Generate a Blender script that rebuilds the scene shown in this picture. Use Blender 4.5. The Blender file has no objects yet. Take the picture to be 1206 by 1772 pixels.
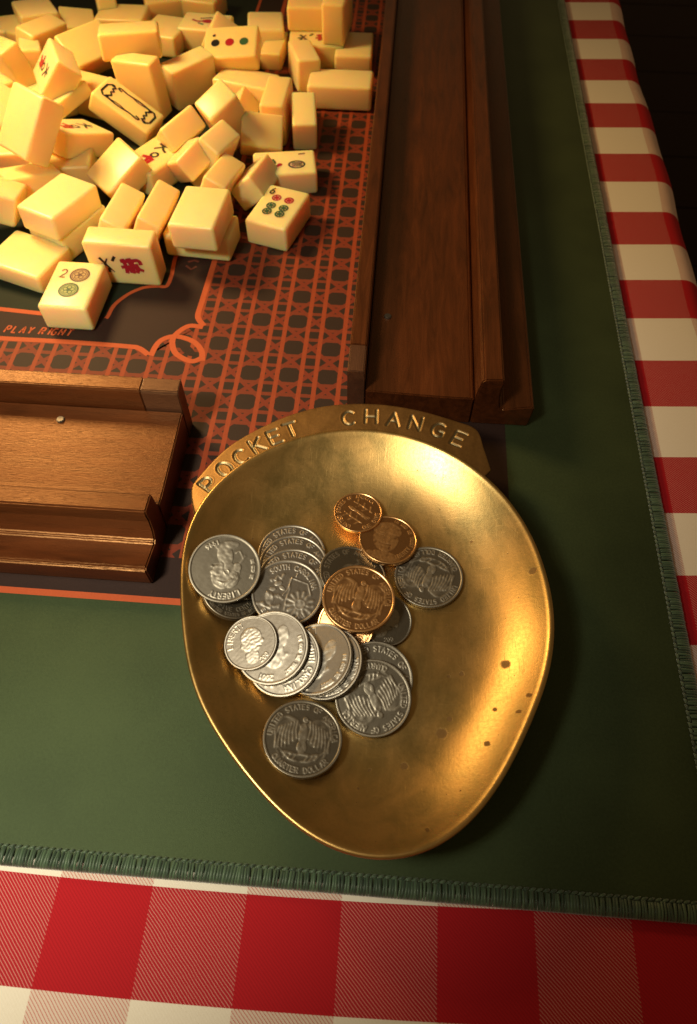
import bpy, bmesh, math, random
import numpy as np
from mathutils import Vector, Matrix, Quaternion
random.seed(7); rng = np.random.default_rng(7)
sc = bpy.context.scene
COL = sc.collection
sc.unit_settings.system = 'METRIC'
sc.unit_settings.scale_length = 0.01            # one unit is one centimetre

# ---------------------------------------------------------------- camera
cd = bpy.data.cameras.new('camera'); cam = bpy.data.objects.new('camera', cd); COL.objects.link(cam)
cd.sensor_fit = 'VERTICAL'; cd.sensor_height = 36.0; cd.lens = 36.0 * 1260.7 / 1772.0
cd.clip_start = 0.5; cd.clip_end = 2000
_r = Vector((0.9972, 0.07466, 0.00352)); _u = Vector((-0.06438, 0.83414, 0.54778)); _b = Vector((0.03796, -0.54648, 0.83661))
M = Matrix.Identity(4)
for k in range(3):
    M[k][0], M[k][1], M[k][2] = _r[k], _u[k], _b[k]
M.translation = Vector((0, 0, 23.8))
cam.matrix_world = M
cd.dof.use_dof = True; cd.dof.focus_distance = 26.0; cd.dof.aperture_fstop = 0.19
sc.camera = cam

# ---------------------------------------------------------------- world, lamps, exposure
w = bpy.data.worlds.new('World'); sc.world = w; w.use_nodes = True
bg = w.node_tree.nodes['Background']
bg.inputs[0].default_value = (1.0, 0.64, 0.30, 1); bg.inputs[1].default_value = 0.13
def lamp(name, kind, loc, target, power, color, size, spot=None, blend=1.0):
    l = bpy.data.lights.new(name, kind); l.energy = power; l.color = color
    if kind == 'AREA': l.shape = 'DISK'; l.size = size
    else: l.shadow_soft_size = size
    if kind == 'SPOT': l.spot_size = math.radians(spot); l.spot_blend = blend
    o = bpy.data.objects.new(name, l); COL.objects.link(o); o.location = loc
    o.rotation_euler = (Vector(target) - Vector(loc)).to_track_quat('-Z', 'Y').to_euler()
    return o
lamp('hanging_lamp', 'SPOT', (-30, 40, 26), (-13, 36, 0), 74000, (1.0, .62, .25), 5.0, 94, 1.0)
lamp('front_lamp', 'SPOT', (-20, -3, 36), (-15, 12, 0), 88000, (1.0, .90, .68), 3.4, 67, 1.0)
lamp('ceiling_lamp', 'SPOT', (-17, 3, 38), (1, 17, 0), 14000, (1.0, .95, .86), 3.5, 44, 1.0)  # added narrow spot, placed only to make the pale highlight on the dish wall
sc.view_settings.view_transform = 'Standard'; sc.view_settings.look = 'None'
sc.view_settings.gamma = 1.0; sc.view_settings.exposure = 0.0
try:
    sc.cycles.use_denoising = True
    sc.cycles.max_bounces = 10; sc.cycles.diffuse_bounces = 7; sc.cycles.sample_clamp_indirect = 6.0
    sc.cycles.caustics_reflective = True; sc.cycles.blur_glossy = 0.5
except Exception:
    pass

# ---------------------------------------------------------------- helpers
def link(name, me, mat=None, parent=None):
    o = bpy.data.objects.new(name, me); COL.objects.link(o)
    if mat is not None and not me.materials: me.materials.append(mat)
    if parent is not None: o.parent = parent
    return o
def tag(o, label=None, cat=None, group=None, kind=None):
    if label: o['label'] = label
    if cat: o['category'] = cat
    if group: o['group'] = group
    if kind: o['kind'] = kind
    return o
def empty(name, loc=(0, 0, 0), rotz=0):
    o = bpy.data.objects.new(name, None); COL.objects.link(o); o.location = loc; o.rotation_euler = (0, 0, rotz)
    o.empty_display_size = 0.5
    return o
def mesh(name, verts, faces, smooth=False):
    me = bpy.data.meshes.new(name); me.from_pydata([tuple(map(float, v)) for v in verts], [], faces); me.update()
    if smooth: me.polygons.foreach_set('use_smooth', [True] * len(me.polygons))
    return me
def grid_faces(n, m, wrap=False):
    f = []
    for i in range(n - 1):
        for j in range(m if wrap else m - 1):
            k = (j + 1) % m
            f.append((i * m + j, i * m + k, (i + 1) * m + k, (i + 1) * m + j))
    return f
def bm_mesh(name, bm, smooth=False):
    bmesh.ops.recalc_face_normals(bm, faces=bm.faces[:])
    me = bpy.data.meshes.new(name); bm.to_mesh(me); bm.free()
    if smooth: me.polygons.foreach_set('use_smooth', [True] * len(me.polygons))
    return me
def poly_sheet(name, pts, z):
    return mesh(name, [(x, y, z) for x, y in pts], [tuple(range(len(pts)))])
def resample(pts, step):
    out = [np.array(pts[0], float)]
    for a, b in zip(pts[:-1], pts[1:]):
        a, b = np.array(a, float), np.array(b, float); n = max(1, int(np.linalg.norm(b - a) / step))
        for k in range(1, n + 1): out.append(a + (b - a) * k / n)
    return out
def smooth_path(pts, n=6):
    P = [np.array(p, float) for p in pts]; P = [2 * P[0] - P[1]] + P + [2 * P[-1] - P[-2]]; out = []
    for i in range(1, len(P) - 2):
        p0, p1, p2, p3 = P[i - 1:i + 3]
        for k in range(n):
            t = k / n
            out.append(0.5 * ((2 * p1) + (-p0 + p2) * t + (2 * p0 - 5 * p1 + 4 * p2 - p3) * t * t + (-p0 + 3 * p1 - 3 * p2 + p3) * t ** 3))
    out.append(P[-2]); return out
def ribbon(bm, pts, width, z, frame=None):
    """flat printed or painted stroke; frame maps (u, v, z) to a point"""
    P = [np.array(p, float) for p in pts]; n = len(P); L = []; R = []
    for i in range(n):
        a = P[max(0, i - 1)]; b = P[min(n - 1, i + 1)]; d = b - a; d = d / (np.linalg.norm(d) + 1e-9); q = np.array([-d[1], d[0]])
        wd = width(i / (n - 1)) if callable(width) else width
        L.append(P[i] + q * wd / 2); R.append(P[i] - q * wd / 2)
    fr = frame or (lambda u, v, z: (u, v, z))
    vl = [bm.verts.new(fr(p[0], p[1], z)) for p in L]; vr = [bm.verts.new(fr(p[0], p[1], z)) for p in R]
    for i in range(n - 1): bm.faces.new((vr[i], vr[i + 1], vl[i + 1], vl[i]))
def disc(bm, c, r, z, frame=None, n=20, ry=None):
    fr = frame or (lambda u, v, z: (u, v, z)); ry = ry or r
    bm.faces.new([bm.verts.new(fr(c[0] + r * math.cos(2 * math.pi * k / n), c[1] + ry * math.sin(2 * math.pi * k / n), z)) for k in range(n)])
def arc(cx, cy, r, a0, a1, n=14, ry=None):
    ry = ry or r
    return [(cx + r * math.cos(math.radians(a0 + (a1 - a0) * k / n)), cy + ry * math.sin(math.radians(a0 + (a1 - a0) * k / n))) for k in range(n + 1)]

# single-stroke letters in a 0.7 x 1 box
FONT = {
 'A': [[(0, 0), (.35, 1), (.7, 0)], [(.13, .36), (.57, .36)]],
 'C': [arc(.4, .5, .38, 50, 310, 14, .5)], 'G': [arc(.4, .5, .38, 50, 320, 14, .5), [(.42, .42), (.7, .42), (.69, .1)]],
 'E': [[(.62, 0), (0, 0), (0, 1), (.62, 1)], [(0, .52), (.5, .52)]], 'F': [[(0, 0), (0, 1), (.62, 1)], [(0, .52), (.5, .52)]],
 'H': [[(0, 0), (0, 1)], [(.65, 0), (.65, 1)], [(0, .5), (.65, .5)]], 'I': [[(.3, 0), (.3, 1)]],
 'K': [[(0, 0), (0, 1)], [(.62, 1), (0, .42)], [(.2, .58), (.65, 0)]], 'L': [[(0, 1), (0, 0), (.58, 0)]],
 'M': [[(0, 0), (.05, 1), (.35, .3), (.65, 1), (.7, 0)]], 'N': [[(0, 0), (0, 1), (.65, 0), (.65, 1)]],
 'O': [arc(.36, .5, .36, 90, 450, 18, .5)], 'Q': [arc(.36, .5, .36, 90, 450, 18, .5), [(.45, .2), (.72, -.05)]],
 'P': [[(0, 0), (0, 1), (.35, 1)] + arc(.35, .74, .28, 90, -90, 8, .26) + [(0, .48)]],
 'R': [[(0, 0), (0, 1), (.35, 1)] + arc(.35, .74, .28, 90, -90, 8, .26) + [(0, .48)], [(.3, .48), (.65, 0)]],
 'S': [arc(.34, .74, .27, 40, 270, 9, .26) + arc(.34, .25, .3, 90, -140, 9, .25)],
 'T': [[(0, 1), (.7, 1)], [(.35, 1), (.35, 0)]], 'U': [[(0, 1), (0, .35)] + arc(.33, .33, .33, 180, 360, 9) + [(.66, 1)]],
 'V': [[(0, 1), (.33, 0), (.66, 1)]], 'W': [[(0, 1), (.18, 0), (.36, .7), (.54, 0), (.72, 1)]],
 'B': [[(0, 0), (0, 1), (.3, 1)] + arc(.32, .76, .24, 90, -90, 7) + [(0, .52)], [(.3, .52)] + arc(.34, .26, .28, 90, -90, 7, .26) + [(0, 0)]],
 'D': [[(0, 0), (0, 1), (.25, 1)] + arc(.25, .5, .42, 90, -90, 10, .5) + [(0, 0)]], 'Y': [[(0, 1), (.33, .5), (.66, 1)], [(.33, .5), (.33, 0)]],
 'Z': [[(0, 1), (.6, 1), (0, 0), (.62, 0)]],
 '1': [[(.12, .78), (.35, 1), (.35, 0)]], '2': [arc(.33, .7, .3, 165, -35, 10) + [(0, 0), (.65, 0)]], '9': [arc(.35, .68, .28, 0, 360, 12) + [(.63, .68), (.4, 0)]],
 '6': [arc(.33, .3, .29, 0, 360, 14), [(.05, .36), (.2, .75), (.5, 1)]], '0': [arc(.33, .5, .3, 0, 360, 14, .5)], ' ': [],
}

# ---------------------------------------------------------------- node helpers
class X:
    """a value socket with arithmetic"""
    def __init__(s, nt, sock): s.nt, s.s = nt, sock
    def op(s, kind, *a, clamp=False):
        n = s.nt.nodes.new('ShaderNodeMath'); n.operation = kind; n.use_clamp = clamp
        for i, v in enumerate((s,) + a):
            if isinstance(v, X): s.nt.links.new(v.s, n.inputs[i])
            else: n.inputs[i].default_value = v
        return X(s.nt, n.outputs[0])
    def __add__(s, o): return s.op('ADD', o)
    def __sub__(s, o): return s.op('SUBTRACT', o)
    def __mul__(s, o): return s.op('MULTIPLY', o)
    def __truediv__(s, o): return s.op('DIVIDE', o)
    def lt(s, o): return s.op('LESS_THAN', o)
    def gt(s, o): return s.op('GREATER_THAN', o)
    def mx(s, o): return s.op('MAXIMUM', o)
    def mn(s, o): return s.op('MINIMUM', o)
    def ab(s): return s.op('ABSOLUTE')
    def fr(s): return s.op('FRACT')
    def fl(s): return s.op('FLOOR')
    def step(s, e0, e1):
        n = s.nt.nodes.new('ShaderNodeMapRange'); n.interpolation_type = 'SMOOTHSTEP'
        s.nt.links.new(s.s, n.inputs[0]); n.inputs[1].default_value = e0; n.inputs[2].default_value = e1
        return X(s.nt, n.outputs[0])
class Mat:
    def __init__(m, name, base=(.5, .5, .5), rough=.5, metal=0, **kw):
        m.m = bpy.data.materials.new(name); m.m.use_nodes = True; m.nt = m.m.node_tree
        m.b = m.nt.nodes['Principled BSDF']; m.set('Base Color', (*base, 1)); m.set('Roughness', rough); m.set('Metallic', metal)
        for k, v in kw.items(): m.set(k.replace('_', ' '), v)
        m._tc = None
    def set(m, k, v):
        i = m.b.inputs[k]
        if isinstance(v, X): m.nt.links.new(v.s, i)
        elif hasattr(v, 'is_linked') or isinstance(v, bpy.types.NodeSocket): m.nt.links.new(v, i)
        else: i.default_value = v
    def tc(m, which='Object'):
        if m._tc is None: m._tc = m.nt.nodes.new('ShaderNodeTexCoord')
        return m._tc.outputs[which]
    def uv(m): n = m.nt.nodes.new('ShaderNodeUVMap'); return n.outputs[0]
    def xyz(m, sock):
        n = m.nt.nodes.new('ShaderNodeSeparateXYZ'); m.nt.links.new(sock, n.inputs[0]); return [X(m.nt, o) for o in n.outputs]
    def scaled(m, sock, s, off=(0, 0, 0)):
        n = m.nt.nodes.new('ShaderNodeMapping'); m.nt.links.new(sock, n.inputs[0]); n.inputs['Scale'].default_value = s; n.inputs['Location'].default_value = off
        return n.outputs[0]
    def noise(m, sock, scale, detail=3, rough=.5, dist=0):
        n = m.nt.nodes.new('ShaderNodeTexNoise'); m.nt.links.new(sock, n.inputs['Vector']); n.inputs['Scale'].default_value = scale
        n.inputs['Detail'].default_value = detail; n.inputs['Roughness'].default_value = rough; n.inputs['Distortion'].default_value = dist
        return X(m.nt, n.outputs['Fac'])
    def voronoi(m, sock, scale):
        n = m.nt.nodes.new('ShaderNodeTexVoronoi'); m.nt.links.new(sock, n.inputs['Vector']); n.inputs['Scale'].default_value = scale
        return X(m.nt, n.outputs['Distance']), m.xyz(n.outputs['Color'])
    def mix(m, fac, a, b):
        n = m.nt.nodes.new('ShaderNodeMix'); n.data_type = 'RGBA'
        for i, v in ((n.inputs['Factor'], fac), (n.inputs[6], a), (n.inputs[7], b)):
            if isinstance(v, X): m.nt.links.new(v.s, i)
            elif isinstance(v, bpy.types.NodeSocket): m.nt.links.new(v, i)
            elif isinstance(v, tuple): i.default_value = (*v, 1)
            else: i.default_value = v
        return n.outputs[2]
    def ramp(m, fac, stops):
        n = m.nt.nodes.new('ShaderNodeValToRGB'); m.nt.links.new(fac.s, n.inputs[0]); e = n.color_ramp.elements
        while len(e) < len(stops): e.new(0.5)
        for k, (p, c) in enumerate(stops): e[k].position = p; e[k].color = (*c, 1)
        return n.outputs[0]
    def bump(m, h, strength=.3, dist=.02):
        n = m.nt.nodes.new('ShaderNodeBump'); m.nt.links.new(h.s, n.inputs['Height']); n.inputs['Strength'].default_value = strength; n.inputs['Distance'].default_value = dist
        m.nt.links.new(n.outputs[0], m.b.inputs['Normal'])
    def attr(m, name):
        n = m.nt.nodes.new('ShaderNodeAttribute'); n.attribute_name = name; return X(m.nt, n.outputs['Fac'])
    def island(m):
        n = m.nt.nodes.new('ShaderNodeNewGeometry'); return X(m.nt, n.outputs['Random Per Island'])
    def objrand(m):
        n = m.nt.nodes.new('ShaderNodeObjectInfo'); return X(m.nt, n.outputs['Random'])
def add_attr(me, name, vals):
    a = me.attributes.new(name, 'FLOAT', 'POINT'); a.data.foreach_set('value', np.asarray(vals, dtype=np.float32))
# ---------------------------------------------------------------- materials
# woven cloth: red and white yarns, so each check is red, white or one of two twills
mt = Mat('checked_cloth', rough=.85); u_, v_, _ = mt.xyz(mt.uv())
tx, ty, _ = mt.xyz(mt.tc('UV'))
cu = (u_ * .5).fr().lt(.5); cv = (v_ * .5).fr().gt(.5)       # red column, red row
yarn = mt.noise(mt.scaled(mt.uv(), (40, 3, 1)), 8, 2)
tw = ((u_ * 25.0) + (v_ * 25.0) + (mt.noise(mt.uv(), 3, 2) * .8)).fr()
twill = (tw - .5).ab()
red_row = twill.step(.35, .42)            # white lines on red
wht_row = twill.step(.36, .42)
RED = (.52, .017, .022); WHT = (.80, .74, .63)
c_rw = mt.mix(red_row, (.40, .015, .024), (.60, .25, .21))
c_wr = mt.mix(wht_row, (.70, .58, .49), (.50, .12, .10))
c_rr = mt.mix(twill.step(.2, .5), (.44, .011, .018), (.35, .008, .014))
c_ww = mt.mix(yarn.step(.3, .8), (.82, .77, .66), (.76, .70, .58))
row_red = mt.mix(cu, c_rw, c_rr); row_wht = mt.mix(cu, c_ww, c_wr)
mt.set('Base Color', mt.mix(cv, row_wht, row_red)); mt.bump(twill + yarn * .5, .25, .02); mt.set('Specular IOR Level', .2)
CLOTH = mt.m

def felt(name, c0, c1, rough=.62, spec=.5, sheen=.3):
    f = Mat(name, rough=rough); n = f.noise(f.tc(), 11, 6, .85); big = f.noise(f.tc(), .25, 3)
    f.set('Base Color', f.mix((n * .7 + big * .5).step(.35, .85), c0, c1)); f.set('Specular IOR Level', spec)
    f.set('Sheen Weight', sheen); f.set('Sheen Roughness', .5); f.set('Sheen Tint', (c1[0] * 6, c1[1] * 6, c1[2] * 6, 1)); f.bump(f.noise(f.tc(), 38, 3, .7), .6, .015)
    return f
GREEN = felt('green_neoprene', (.007, .011, .0045), (.029, .041, .016), rough=.55, spec=.6)
GREEN.set('Specular Tint', (.72, 1.0, .55, 1)); GREEN = GREEN.m
BROWN = felt('brown_print', (.018, .009, .007), (.030, .014, .010), sheen=.05, spec=.2).m
FELTP = felt('dark_green_print', (.008, .013, .008), (.014, .022, .012), sheen=.0, spec=.15).m
ORANGE = felt('orange_print', (.34, .060, .018), (.44, .085, .024), sheen=0, spec=.25).m
ORDIM = felt('dull_orange_print', (.10, .022, .012), (.13, .030, .015), sheen=0).m

# cane weave print: upright strips over crosswise strips over diagonals
cn = Mat('cane_weave_print', rough=.6); px, py, _ = cn.xyz(cn.tc())
PER = 1.72; X0, Y0 = -2.54, 24.33
a = ((px - X0) / PER + .5).fr() - .5; b = ((py - Y0) / PER + .5).fr() - .5; a = a.ab(); b = b.ab()
wob = cn.noise(cn.tc(), 3.0, 2) * .02 - .01
mV = ((a - .312).ab() + wob).step(.066, .052); mH = ((b - .312).ab() + wob).step(.066, .050)
mD = ((a + b - .5).ab() + wob).step(.095, .075)
gr = cn.noise(cn.scaled(cn.tc(), (14, 1.2, 1)), 3, 3); gr2 = cn.noise(cn.scaled(cn.tc(), (1.2, 14, 1)), 3, 3); patch = cn.noise(cn.tc(), .45, 2).step(.35, .65)
cV = cn.mix(gr, (.18, .030, .011), (.30, .056, .018)); cH = cn.mix(gr2, (.10, .019, .009), (.20, .038, .015)); cD = cn.mix(gr, (.11, .019, .009), (.20, .034, .014))
base = cn.mix(cn.noise(cn.tc(), 25, 3), (.020, .012, .008), (.034, .018, .012))
col = cn.mix(mD, base, cD); col = cn.mix(mH, col, cH); col = cn.mix(mV, col, cV)
cn.set('Base Color', col); cn.bump(cn.noise(cn.tc(), 38, 3, .7), .3, .012); cn.set('Specular IOR Level', .2); CANE = cn.m

th = Mat('green_thread', rough=.45); r = th.island(); fine = th.noise(th.scaled(th.tc(), (1, 1, 1)), 30, 2)
th.set('Base Color', th.mix((r * .7 + fine * .4).step(.2, .9), (.020, .050, .024), (.060, .115, .058))); th.set('Sheen Weight', .5); th.set('Specular IOR Level', .5); THREAD = th.m

def wood(name, dark, light, rough=.33, seed=0., coat=.25):
    wd = Mat(name, rough=rough); o = wd.tc()
    s = wd.scaled(o, (.16, 1.5, 1.5), (seed, seed, seed)); g = wd.noise(s, 1.6, 6, .62, 1.2)
    pores = wd.noise(wd.scaled(o, (1.1, 13, 13), (seed, 0, 0)), 2.2, 3, .6)
    fleck = wd.noise(wd.scaled(o, (.35, 1.1, 1.1), (0, seed, 0)), .9, 3)
    col = wd.ramp(g * .75 + fleck * .35, [(.28, dark), (.52, tuple((p + q) / 2 for p, q in zip(dark, light))), (.75, light)])
    col = wd.mix(pores.step(.62, .72) * .75, col, tuple(c * .35 for c in dark))
    wd.set('Base Color', col); wd.set('Roughness', (g * .18) + (rough - .06) + pores.step(.6, .7) * .2)
    wd.set('Coat Weight', coat); wd.set('Specular Tint', (1.0, .52, .21, 1)); wd.set('Specular IOR Level', .95 if name != 'dark_floorboards' else .1); wd.set('Coat Roughness', .22); wd.bump(pores * -1.0 + g * .4, .35, .03)
    return wd.m
WOOD = wood('mahogany', (.018, .0050, .0020), (.092, .0235, .0062), .33, 0., .0)
WOOD2 = wood('mahogany_end_block', (.035, .015, .009), (.075, .032, .017), .4, 5.)
FLOORW = wood('dark_floorboards', (.008, .004, .0025), (.016, .008, .005), .6, 3., 0)

iv = Mat('yellowed_ivory_plastic', rough=.28); n1 = iv.noise(iv.tc(), .8, 3); n2 = iv.noise(iv.tc(), 40, 2)
iv.set('Base Color', iv.mix((iv.objrand() * .8 + n1 * .5).step(.2, 1.1), (.91, .72, .35), (.86, .64, .26)))
iv.set('Roughness', n1 * .12 + n2 * .08 + .22); iv.set('Subsurface Weight', 1.0); iv.set('Subsurface Radius', (1.0, .36, .07)); iv.set('Subsurface Scale', .9)
iv.bump(n2, .06, .01); IVORY = iv.m
PAINT = {k: Mat(k + '_engraving_paint', c, .3).m for k, c in dict(black=(.012, .011, .010), red=(.36, .012, .022), green=(.03, .10, .045), brown=(.10, .035, .015), olive=(.020, .075, .018), pale_green=(.30, .33, .10), pale_brown=(.42, .28, .11)).items()}

def brass(name, ca, cb, extra):
  br = Mat(name, metal=1.0, rough=.3); o = br.tc(); bx, by, bz = br.xyz(o)
  cl = br.noise(o, .35, 4, .6); fine = br.noise(o, 9, 4, .65); dist, vc = br.voronoi(o, 1.1)
  speck = (dist * 1.0).lt(vc[0].step(.80, 1.0) * .10); d2, vc2 = br.voronoi(o, 3.4); speck = speck.mx(d2.lt(vc2[0].step(.86, 1.0) * .13))
  stain = None
  for sx, sy, sr in [(4.49, 9.16, 0.176), (2.48, 6.87, 0.23), (5.04, 7.95, 0.095), (4.71, 7.44, 0.095), (5.43, 12.32, 0.162), (3.5, 13.82, 0.081), (4.08, 7.61, 0.081), (1.35, 5.79, 0.149), (-3.06, 17.3, 0.068), (3.78, 6.49, 0.108), (3.13, 8.9, 0.108), (2.72, 8.79, 0.068), (2.0, 3.88, 0.081), (0.3, 5.6, 0.068), (2.9, 11.9, 0.068)]:
      d = ((bx - sx) * (bx - sx) + (by - sy) * (by - sy)).op('SQRT') + (fine - .5) * .12
      t = d.step(sr, sr * .55); stain = t if stain is None else stain.mx(t)
  spots = stain.mx(speck); d3, vc3 = br.voronoi(o, 7.0); spots = spots.mx(d3.lt(vc3[0].step(.88, 1.0) * .16) * .7)
  scr = br.noise(br.scaled(o, (30, 1.2, 1)), 1, 2).step(.62, .75).mx(br.noise(br.scaled(o, (1.0, 26, 1), (3, 1, 0)), 1, 2).step(.64, .78)).mx(br.noise(br.scaled(o, (14, 14, 1)), 1.4, 4, .7).step(.66, .8))
  smear = br.noise(br.scaled(o, (.5, .22, 1)), 1.3, 5, .6, 1.5)
  tint = br.mix((cl * .6 + smear * .5).step(.38, .72), ca, cb)
  tint = br.mix(fine.step(.42, .85) * .5, tint, (.40, .24, .07))
  tint = br.mix(spots * .8, tint, (.15, .085, .035)); tint = br.mix(br.attr('groove') * .85, tint, (.30, .28, .17))
  br.set('Base Color', tint); br.set('Roughness', cl * .10 + smear * .16 + fine * .12 + scr * .05 + spots * .2 + (extra - .06)); br.bump(fine + scr * .25 + spots * -1.0 + cl * 2.0, .13, .02); return br.m


BRASS = brass('worn_brass', (.42, .305, .110), (.60, .375, .130), .22)
BRONZE = brass('dull_bronze_rim', (.29, .170, .060), (.37, .215, .080), .33)  # duller rim; the dark orange of its reflections is put into the colour

def coin_mat(name, base, dirt, rough):
    c = Mat(name, metal=1.0, rough=rough); h = c.attr('relief'); n = c.noise(c.tc(), 5, 4, .65); f = c.noise(c.tc(), 30, 3)
    low = h.step(.55, .05) * (n * .7 + .35)
    col = c.mix(low, base, dirt); col = c.mix((n.step(.5, .8)) * .35, col, tuple(x * .6 for x in base))
    c.set('Base Color', col); c.set('Roughness', n * .18 + f * .1 + (rough - .1)); c.bump(f, .08, .01)
    return c.m
BRIGHT = coin_mat('bright_cupronickel', (.35, .32, .265), (.13, .11, .085), .40)
DULL = coin_mat('tarnished_cupronickel', (.31, .28, .22), (.10, .085, .06), .42)
TONED = coin_mat('copper_toned_metal', (.78, .46, .20), (.26, .12, .045), .30)  # real copper on the penny; elsewhere paints in the orange lamp's reflection
STEEL = Mat('steel_pin', (.22, .20, .17), .45, 1.0).m
# ---------------------------------------------------------------- floor far below the table
fl = empty('floor', (0, 0, -74)); tag(fl, kind='structure')
for k in range(26):
    bm = bmesh.new(); bmesh.ops.create_cube(bm, size=1.0)
    bmesh.ops.scale(bm, vec=(420, 19.6, 2), verts=bm.verts); bmesh.ops.translate(bm, vec=(0, 0, -1), verts=bm.verts)
    p = link('plank', bm_mesh('plank', bm), FLOORW, fl); p.location = (70, -40 + 20 * k, random.uniform(-.05, 0)); p.rotation_euler = (0, 0, 0)
    p.location.x = 90 + random.uniform(-8, 8)

# ---------------------------------------------------------------- tablecloth
def check_uv(x, y, s):
    k = min(1, max(0, (x - 8) / 3)) * min(1, max(0, (y - 1) / 3)); k = k * k * (3 - 2 * k)
    return ((s - .80 * k + 8.64) / 2.79, (y - (2.15 + .02 * min(x, 14.7) + .0022 * min(x, 14.7) ** 2)) / 2.79)
EDGE = 14.55; RAD = 1.1
prof = [(x, -.3, x) for x in np.linspace(-70, -24, 12)] + [(x, -.3, x) for x in np.linspace(-22, EDGE, 70)]
for k in range(1, 10):
    t = k / 9 * math.pi / 2; prof.append((EDGE + RAD * math.sin(t), -.3 - RAD * (1 - math.cos(t)), EDGE + RAD * t))
for k in range(1, 14): prof.append((EDGE + RAD, -.3 - RAD - k * 1.8, EDGE + RAD * math.pi / 2 + k * 1.8))
ys = np.concatenate([np.linspace(-30, -4, 8), np.linspace(-3, 66, 116), np.linspace(68, 110, 8)])
V = []; UV = []
for (x, z, s) in prof:
    for y in ys:
        dx = 0; dz = 0
        if x > 12: dx = .07 * math.sin(y * .31 + 1) + .05 * math.sin(y * .83); 
        if x > EDGE + .9 and z < -1.5: dx += (z + 1.5) * .02 * math.sin(y * .45) * -1.2
        V.append((x + dx, y, z + dz)); UV.append(check_uv(x, y, s))
me = mesh('tablecloth', V, grid_faces(len(prof), len(ys)), True)
uvl = me.uv_layers.new(name='UVMap'); li = np.zeros(len(me.loops), dtype=np.int32); me.loops.foreach_get('vertex_index', li)
uvl.data.foreach_set('uv', np.array(UV, dtype=np.float32)[li].ravel())
cloth = link('tablecloth', me, CLOTH); tag(cloth, 'red and white checked tablecloth under the green mat, hanging over the table edge', 'tablecloth')
md = cloth.modifiers.new('cloth_thickness', 'SOLIDIFY'); md.thickness = .06; md.offset = -1

# ---------------------------------------------------------------- playing mat
mat = empty('playing_mat', (0, 0, 0)); tag(mat, 'green neoprene playing mat with stitched edge and orange cane weave print', 'mat')
bm = bmesh.new()
o_ = []
x1, y1, rc = 10.98, 2.56, 1.0
out = [(-70, y1)] + [(x, y1) for x in np.linspace(-60, x1 - rc, 8)] + [(x1 - rc + rc * math.sin(t), y1 + rc - rc * math.cos(t)) for t in np.linspace(.2, math.pi / 2, 7)] + [(x1, y) for y in np.linspace(5, 90, 6)] + [(-70, 90)]
body = bm.faces.new([bm.verts.new((x, y, -.27)) for x, y in out])
ext = bmesh.ops.extrude_face_region(bm, geom=[body]); bmesh.ops.translate(bm, vec=(0, 0, .27), verts=[v for v in ext['geom'] if isinstance(v, bmesh.types.BMVert)])
link('mat_body', bm_mesh('mat_body', bm), GREEN, mat)
link('brown_print', poly_sheet('brown_print', [(-60, 11.2), (5.2, 11.2), (5.2, 85), (-60, 85)], .004), BROWN, mat)
bm = bmesh.new()
def pf(pts, z): bm.faces.new([bm.verts.new((x, y, z)) for x, y in pts])
pf([(-60, 13), (-1, 13), (-1, 23.2), (-10.79, 23.46), (-11.11, 23.77), (-11.67, 23.88), (-14.6, 23.95), (-17.85, 23.92), (-60, 24)], .008)
pf([(-10.79, 23.46), (-1, 23.2), (-1, 85), (-9.0, 85), (-8.94, 33.74), (-8.97, 31.79), (-9.03, 29.94), (-9.07, 28.4), (-9.11, 26.93), (-9.12, 26.08), (-8.93, 25.7), (-8.7, 25.49), (-9.24, 25.44), (-9.61, 25.1), (-9.91, 24.7), (-10.39, 24.43), (-10.61, 23.96), (-10.65, 23.4)], .0095)
link('cane_print', bm_mesh('cane_print', bm), CANE, mat)
pf2 = [(-60, 25.9), (-18.49, 25.79), (-16.6, 25.65), (-13.6, 25.6), (-13.25, 25.72), (-13.14, 26.49), (-12.67, 27.29), (-12.09, 27.79), (-11.64, 27.94), (-11.31, 27.99), (-10.94, 28.02), (-10.86, 28.69), (-10.93, 29.74), (-10.97, 30.93), (-10.6, 85), (-60, 85)]
link('felt_print', poly_sheet('felt_print', pf2, .008), FELTP, mat)
bm = bmesh.new()
for pts, wd in (([(-60, 11.25), (-13.49, 11.21), (-6.9, 11.2), (5, 11.2)], .26), ([(-60, 25.9), (-18.49, 25.79), (-16.6, 25.65), (-14.3, 25.6)], .26),
                ([(-13.3, 25.55), (-13.25, 25.72), (-13.14, 26.49), (-12.67, 27.29), (-12.09, 27.79), (-11.64, 27.94), (-11.31, 27.99)], .2),
                ([(-11.31, 27.99), (-10.94, 28.02), (-10.86, 28.69), (-10.93, 29.74), (-10.97, 30.93), (-10.96, 32.2)], .2), ([(-10.96, 32.2), (-10.7, 60)], .2)):
    ribbon(bm, smooth_path(pts, 5) if len(pts) > 4 else pts, wd, .012)
link('inner_line', bm_mesh('inner_line', bm), ORANGE, mat)
bm = bmesh.new()
ribbon(bm, smooth_path([(-18.5, 23.87), (-17.2, 23.86), (-14.6, 23.87), (-11.9, 23.80), (-11.3, 23.72), (-10.79, 23.36)], 6), .27, .014)
ribbon(bm, smooth_path([(-10.65, 23.3), (-10.55, 23.96), (-10.35, 24.36), (-9.91, 24.6), (-9.35, 24.54), (-8.81, 24.27), (-8.41, 23.76), (-8.27, 23.15)], 6), .27, .016)
ribbon(bm, smooth_path([(-8.63, 25.31), (-9.24, 25.36), (-9.61, 25.05), (-9.85, 24.59), (-9.83, 24.1), (-9.57, 23.55), (-9.08, 23.2), (-8.67, 23.1), (-8.3, 23.35)], 6), .27, .018)
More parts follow.
